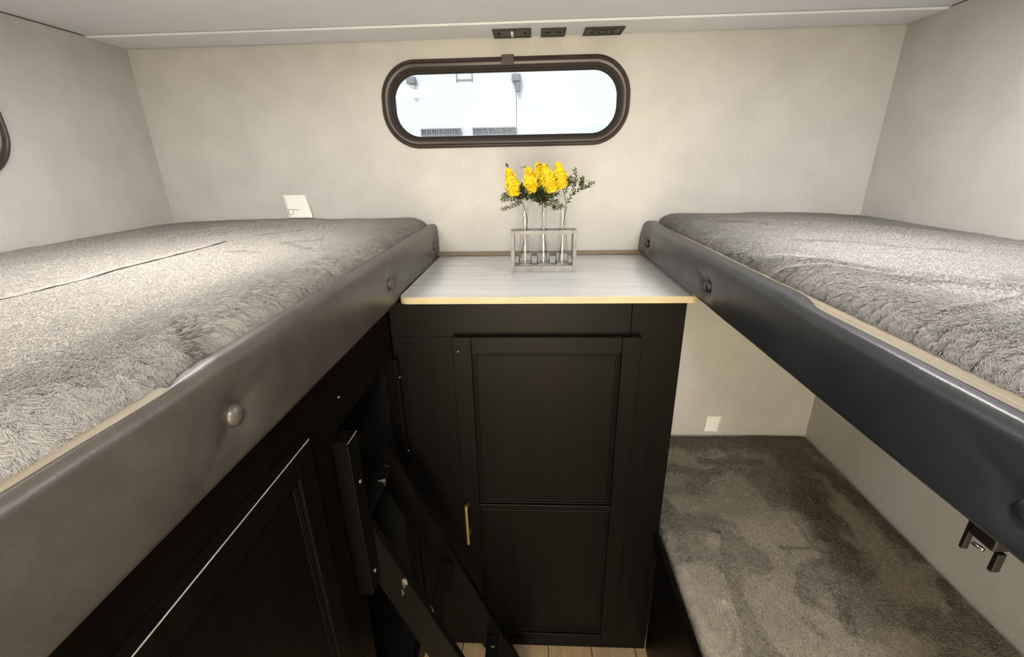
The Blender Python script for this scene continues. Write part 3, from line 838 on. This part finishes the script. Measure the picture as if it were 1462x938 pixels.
# ------------------------------------------------------------------ bud vase rack
RY0, RY1 = 1.238, 1.284
t = thing('vase_rack', (.03, 1.26, -.2898), 'whitewashed wooden rack holding three glass bottles on the countertop', 'vase holder')
x0, x1, z0, z1 = -.061, .122, -.2898, -.173
MB().box(x0+.0105, x1-.0105, RY0, RY1, z0, z0+.0185, .0008).build('base_plank', M['rackwood'], t)
MB().box(x0, x0+.010, RY0, RY1, z0, z1, .0008).build('side_panel', M['rackwood'], t)
MB().box(x1-.010, x1, RY0, RY1, z0, z1, .0008).build('side_panel', M['rackwood'], t)
BX = (-.0215, .0305, .0835); BY = 1.261; NR = .0125
def holed_plank(xa, xb, ya, yb, za, zb, holes, r):
    bm = bmesh.new(); n = 24
    segs = [xa]+[(a+b)/2 for a, b in zip(holes, holes[1:])]+[xb]
    for h, sa, sb in zip(holes, segs, segs[1:]):
        rings = []
        for z in (zb, za):
            inn = [bm.verts.new((h+r*math.cos(2*PI*k/n+PI/4), BY+r*math.sin(2*PI*k/n+PI/4), z)) for k in range(n)]
            out = []
            for k in range(n):
                a = 2*PI*k/n+PI/4; dx, dy = math.cos(a), math.sin(a); q = k*4/n
                side = int(q) % 4; f = (q-int(q))
                c = [(sb, yb), (sa, yb), (sa, ya), (sb, ya)]; p, p2 = c[side], c[(side+1) % 4]
                out.append(bm.verts.new((p[0]+(p2[0]-p[0])*f, p[1]+(p2[1]-p[1])*f, z)))
            rings.append((inn, out))
        for k in range(n):
            j = (k+1) % n
            (i0, o0), (i1, o1) = rings
            bm.faces.new((i0[k], o0[k], o0[j], i0[j])); bm.faces.new((i1[k], i1[j], o1[j], o1[k]))
            bm.faces.new((i0[k], i0[j], i1[j], i1[k])); bm.faces.new((o0[k], o1[k], o1[j], o0[j]))
    bmesh.ops.remove_doubles(bm, verts=bm.verts[:], dist=1e-5); bmesh.ops.recalc_face_normals(bm, faces=bm.faces[:])
    me = bpy.data.meshes.new('top_plank'); bm.to_mesh(me); bm.free(); return me
link_mesh('top_plank', holed_plank(x0+.0105, x1-.0105, RY0, RY1, z1-.0095, z1, BX, .0145), M['rackwood'], t)
zb = z0+.0188
words = ('left of the three, stem leaning left', 'middle of the three, under the thickest bunch', 'right of the three, under the leafy twig')
for x, wd in zip(BX, words):
    H = .158
    out = [(0, 0), (.017, 0), (.0193, .0015), (.0195, .004), (.0188, .010), (.0160, .040), (.0135, .070), (.0112, .095), (.0098, .115), (.0094, .145), (.0102, .152), (.0118, .1565), (.0118, H)]
    inn = [(.0105, H), (.0090, .152), (.0080, .145), (.0084, .115), (.0098, .095), (.0121, .070), (.0146, .040), (.0172, .012), (.0165, .007), (.008, .0055), (0, .006)]
    mb = MB(); mb.lathe(out+inn, (x, BY, zb), 32)
    o = mb.build('glass_bottle', M['bottle'], None, smooth=60)
    tag(o, 'clear conical glass bottle in the rack, '+wd, 'bottle', 'glass bottles in the rack')

# flower sprigs
def U(cx, cy, y=BY): return Vector((.028+.000385*(cx-518), y, -.118-.000385*(cy-444)))
def leaf(mb, p, d, L, w, up, mi=0):
    d = d.normalized(); s = d.cross(up)
    if s.length < .1: s = d.cross(Vector((0, 1, 0)))
    s.normalize(); n = s.cross(d)
    rows = []
    for i, (k, ww) in enumerate(((0, .12), (.25, .75), (.55, 1), (.8, .62), (1, .04))):
        c = p+d*L*k+n*(L*.18*math.sin(k*PI)); rows.append((mb.bm.verts.new(c-s*w*ww/2+n*w*.12), mb.bm.verts.new(c), mb.bm.verts.new(c+s*w*ww/2+n*w*.12)))
    for a, b in zip(rows, rows[1:]):
        for i in (0, 1):
            f = mb.bm.faces.new((a[i], a[i+1], b[i+1], b[i])); f.material_index = mi
def spike(name, p0, p1, r, parent, n=210):
    mb = MB(); ax = (p1-p0); L = ax.length; ax.normalize()
    a = ax.cross(Vector((0, 1, 0))).normalized(); b_ = ax.cross(a)
    for i in range(n):
        k = (i+.5)/n; rr = r*(math.sin(min(1, k*1.6+.25)*PI/2))*(1-.75*max(0, k-.45)/.55)
        th = i*2.39996+random.uniform(-.2, .2); q = rr*1.04*random.uniform(.55, 1.08)
        c = p0+ax*L*k+(a*math.cos(th)+b_*math.sin(th))*q
        o = (a*math.cos(th)+b_*math.sin(th)+ax*.7).normalized()
        sz = (.0056-.0020*k)*random.uniform(.8, 1.2)
        # a small cupped floret: three pointed petals
        u = o.cross(ax).normalized(); v = o.cross(u)
        for j in range(4):
            t_ = j*PI/2+random.uniform(-.3, .3); e = u*math.cos(t_)+v*math.sin(t_); f_ = o.cross(e)
            A = mb.bm.verts.new(c); B = mb.bm.verts.new(c+e*sz*.75+f_*sz*.5+o*sz*.3); C = mb.bm.verts.new(c+e*sz*1.45+o*sz*.9); D = mb.bm.verts.new(c+e*sz*.75-f_*sz*.5+o*sz*.3)
            mb.bm.faces.new((A, B, C, D))
    mb.tube([p0, p0+ax*L*.5, p0+ax*L*.94], [r*.65, r*.6, .002], 8)
    me = bpy.data.meshes.new(name); mb.bm.to_mesh(me); mb.bm.free()
    return link_mesh(name, me, M['yellow'], parent)
def sprig(label, stem_pts, blooms, twigs, leaf_centres, seed):
    random.seed(seed)
    base = stem_pts[0]
    t = thing('flower_sprig', base, label, 'flower', 'yellow artificial flower sprigs in the bottles')
    mb = MB(); mb.tube(stem_pts, [.0012]*len(stem_pts), 7)
    for tw in twigs: mb.tube(tw, [.0009]*(len(tw)-1)+[.0004], 6)
    mb.build('stem', M['stem'], t, smooth=True)
    mb = MB()
    for c, R, n in leaf_centres:
        for i in range(n):
            th = random.uniform(0, 2*PI); el = random.uniform(-.3, 1.0)
            d = Vector((math.cos(th)*math.cos(el), math.sin(th)*math.cos(el)*.7, math.sin(el)))
            p = c+Vector((random.gauss(0, 1)*R, random.gauss(0, 1)*R*.6, random.gauss(0, 1)*R*.7))*.55
            leaf(mb, p, d, random.uniform(.013, .023), random.uniform(.0050, .0080), Vector((random.uniform(-.3, .3), -.3, 1)), random.randint(0, 1))
    for tw in twigs:
        for k in range(len(tw)-1):
            for j in range(5):
                p = tw[k].lerp(tw[k+1], (j+.5)/5); d = (tw[k+1]-tw[k]).normalized()
                s = 1 if j % 2 else -1
                d2 = (d+s*d.cross(Vector((0, 1, 0)))*.9+Vector((0, random.uniform(-.5, .5), 0))).normalized()
                leaf(mb, p, d2, random.uniform(.008, .0135), random.uniform(.003, .0048), Vector((0, -1, .4)), random.randint(0, 1))
        leaf(mb, tw[-1], tw[-1]-tw[-2], .009, .004, Vector((0, -1, .3)), 1)
    me = bpy.data.meshes.new('leaves'); mb.bm.to_mesh(me); mb.bm.free()
    link_mesh('leaves', me, [M['leaf'], M['leaf2']], t)
    for p0, p1, r in blooms: spike('bloom', p0, p1, r, t)
    return t
y = BY
sprig('sprig with a single yellow bloom tilting left, in the left bottle',
      [U(352, 800), U(380, 690), U(400, 590), U(408, 520), U(392, 450), U(372, 390), U(345, 350)],
      [(U(322, 345, y-.006), U(275, 170, y-.008), .0165)],
      [[U(372, 400), U(320, 410), U(275, 432), U(235, 440)], [U(370, 395), U(320, 385), U(270, 370), U(232, 375)], [U(345, 360), U(290, 355), U(240, 350)]],
      [(U(345, 360), .020, 40), (U(385, 320), .020, 44), (U(400, 370), .014, 20), (U(280, 360), .014, 12), (U(275, 170, y-.008), .002, 2)], 3)
sprig('fullest sprig with yellow blooms clustered upright, in the middle bottle',
      [U(548, 812), U(540, 700), U(528, 600), U(520, 500), U(518, 440), U(515, 400), U(510, 330)],
      [(U(445, 325, y-.010), U(412, 165, y-.012), .0160), (U(512, 280, y+.006), U(482, 135, y+.004), .0150), (U(585, 325, y-.012), U(522, 150, y-.008), .0185)],
      [[U(518, 430), U(560, 405), U(600, 425), U(640, 430), U(650, 425)], [U(560, 405), U(590, 385), U(620, 395)], [U(515, 400), U(570, 360), U(620, 335)]],
      [(U(510, 345), .030, 110), (U(450, 350), .022, 50), (U(510, 275), .020, 40), (U(590, 320), .016, 26), (U(515, 395), .011, 40), (U(512, 360), .018, 50), (U(605, 450), .007, 7), (U(412, 165, y-.012), .002, 2), (U(522, 150, y-.01), .002, 2)], 4)
sprig('sprig with one yellow bloom and a bare leafy twig reaching right, in the right bottle',
      [U(640, 812), U(655, 690), U(662, 580), U(676, 490), U(684, 410), U(672, 350), U(650, 290)],
      [(U(655, 300, y-.004), U(615, 140, y-.006), .0165)],
      [[U(684, 410), U(725, 345), U(780, 310), U(825, 290), U(862, 270)], [U(725, 345), U(735, 290), U(745, 235), U(740, 185)], [U(672, 340), U(690, 290), U(708, 235)], [U(780, 310), U(785, 270), U(790, 240)]],
      [(U(640, 270), .020, 48), (U(690, 265), .016, 22), (U(745, 280), .014, 12), (U(800, 290), .012, 8)], 5)

# ------------------------------------------------------------------ curled paper notes on the walls
def note(name, corners, lift, label, cat):
    """corners: top-left, top-right, bottom-right, bottom-left (x, z); lift: how far the bottom curls off the wall"""
    tl, tr, br, bl = [np.array(c) for c in corners]; nu, nv = 7, 15
    P = np.zeros((nu, nv, 3))
    for i in range(nu):
        for j in range(nv):
            u, v = i/(nu-1), j/(nv-1)
            p = (tl*(1-u)+tr*u)*(1-v)+(bl*(1-u)+br*u)*v
            p[0] -= 0
            P[i, j] = (p[0]+.004*math.sin(v*PI)*0, YB-.002-lift*(v**1.6), p[1])
    o = grid_mesh(P, name, M['paper'], None)
    s = o.modifiers.new('s', 'SOLIDIFY'); s.thickness = .0004; s.offset = 0
    return tag(o, label, cat)
nt = note('paper_note', ((-.832, -.083), (-.752, -.084), (-.733, -.156), (-.816, -.156)), .012, 'white curled paper slip with a handwritten mark above the left mattress', 'note')
def wp(x, z):
    v = (-.083-z)/.073; return (x, YB-.0026-.012*(max(0, v)**1.6)-.0006, z)
lp = [wp(-.806+.0095*math.cos(a), -.137+.0085*math.sin(a)) for a in np.linspace(PI*.35, PI*2.35, 20)]
MB().tube(lp+[wp(-.798, -.1285), wp(-.790, -.1295), wp(-.778, -.1305)], .0007, 6).build('pen_mark', M['ink'], nt, 'handwritten loop and line', True)
note('paper_note', ((.665, -.914), (.722, -.914), (.708, -.976), (.655, -.976)), .010, 'blank white curled paper slip above the lower bed', 'note')

# ------------------------------------------------------------------ latch under the right bunk
t = MB().box(.393, .409, .307, .329, -.320, -.2705, .002).build('latch_bracket', M['black_metal'], rb, 'small black metal latch hanging below the padded rail')
MB().box(.394, .400, .3295, .3335, -.340, -.305, .001).build('prong', M['black_metal'], t)
MB().box(.4000, .4075, .307, .3115, -.343, -.3225, .001).build('prong', M['black_metal'], t)
MB().tube([(.3915, .312, -.322), (.3915, .321, -.3235)], .0018, 10).build('pin', M['chrome'], t, 'shiny catch pin', True)

# ------------------------------------------------------------------ ceiling lamps (behind the camera) , an added rear fill light, sun and sky
def lamp(x, y, energy, col=(1, .98, .96), size=.16, label=''):
    t = thing('ceiling_lamp', (x, y, ZC-.03), label, 'lamp', 'round ceiling lamps')
    MB().lathe([(0, .0295), (size*.62, .0295), (size*.62, .014), (size*.58, .010), (size*.54, .010)], (x, y, ZC-.03), 36).build('housing', M['lamp_body'], t, smooth=40)
    MB().lathe([(size*.54, .010), (size*.4, .003), (0, 0)], (x, y, ZC-.03), 36).build('diffuser', M['diffuser'], t, smooth=True)
    L = bpy.data.lights.new('lamp_light', 'AREA'); L.shape = 'DISK'; L.size = size; L.energy = energy; L.color = col
    o = bpy.data.objects.new('lamp_light', L); COL.objects.link(o); o.location = (x, y, ZC-.034); BASE[o] = Vector(o.location)
lamp(-.66, .76, 4.3, size=.34, label='round white ceiling lamp above the left bunk')
lamp(.60, .76, 4.6, size=.34, label='round white ceiling lamp above the right bunk')
lamp(.0, -.25, 13, label='round white ceiling lamp over the aisle, nearest the bunks')
lamp(.0, -1.1, 10, label='round white ceiling lamp over the aisle, farther back')
L = bpy.data.lights.new('rear_fill', 'AREA'); L.shape = 'RECTANGLE'; L.size = .9; L.size_y = 1.75; L.energy = 86; L.color = (1, .85, .58)  # unseen fill light, added behind the room to warm and brighten the lower walls
o = bpy.data.objects.new('added_rear_fill', L); COL.objects.link(o); o.location = (0, YF-.06, -.6); o.rotation_euler = (PI/2, 0, 0)
S = bpy.data.lights.new('sun', 'SUN'); S.energy = 2.3; S.angle = math.radians(3); S.color = (1, .97, .92)
o = bpy.data.objects.new('sun', S); COL.objects.link(o); o.rotation_euler = (math.radians(40), 0, math.radians(-20))

w = bpy.data.worlds.new('world'); SC.world = w; w.use_nodes = True
bg = w.node_tree.nodes['Background']
sky = w.node_tree.nodes.new('ShaderNodeTexSky'); sky.sky_type = 'HOSEK_WILKIE'; sky.turbidity = 8; sky.ground_albedo = .6
sky.sun_direction = (-.3, -.5, .8)
w.node_tree.links.new(sky.outputs[0], bg.inputs[0]); bg.inputs[1].default_value = 4.2

# ------------------------------------------------------------------ camera
cam = bpy.data.cameras.new('camera'); cam.sensor_width = 36; cam.lens = 632.694/1462*36; cam.clip_start = .02
co = bpy.data.objects.new('camera', cam); COL.objects.link(co); SC.camera = co
r_ = Vector((0.9989034, 0.0433342, -0.0177221)); d_ = Vector((-0.0015254, -0.3482067, -0.9374165)); f_ = Vector((-0.0467932, 0.9364156, -0.3477588))
co.matrix_world = Matrix(((r_.x, -d_.x, -f_.x, 0), (r_.y, -d_.y, -f_.y, 0), (r_.z, -d_.z, -f_.z, 0), (0, 0, 0, 1)))

for o in list(COL.objects):
    if o.parent is None: o.location.z += LIFT

vs = SC.view_settings
SC.display_settings.display_device = 'sRGB'
vs.view_transform = 'Standard'; vs.look = 'None'; vs.gamma = 1; vs.exposure = 0; vs.use_curve_mapping = False
SC.cycles.max_bounces = 10; SC.cycles.transparent_max_bounces = 12; SC.cycles.transmission_bounces = 8
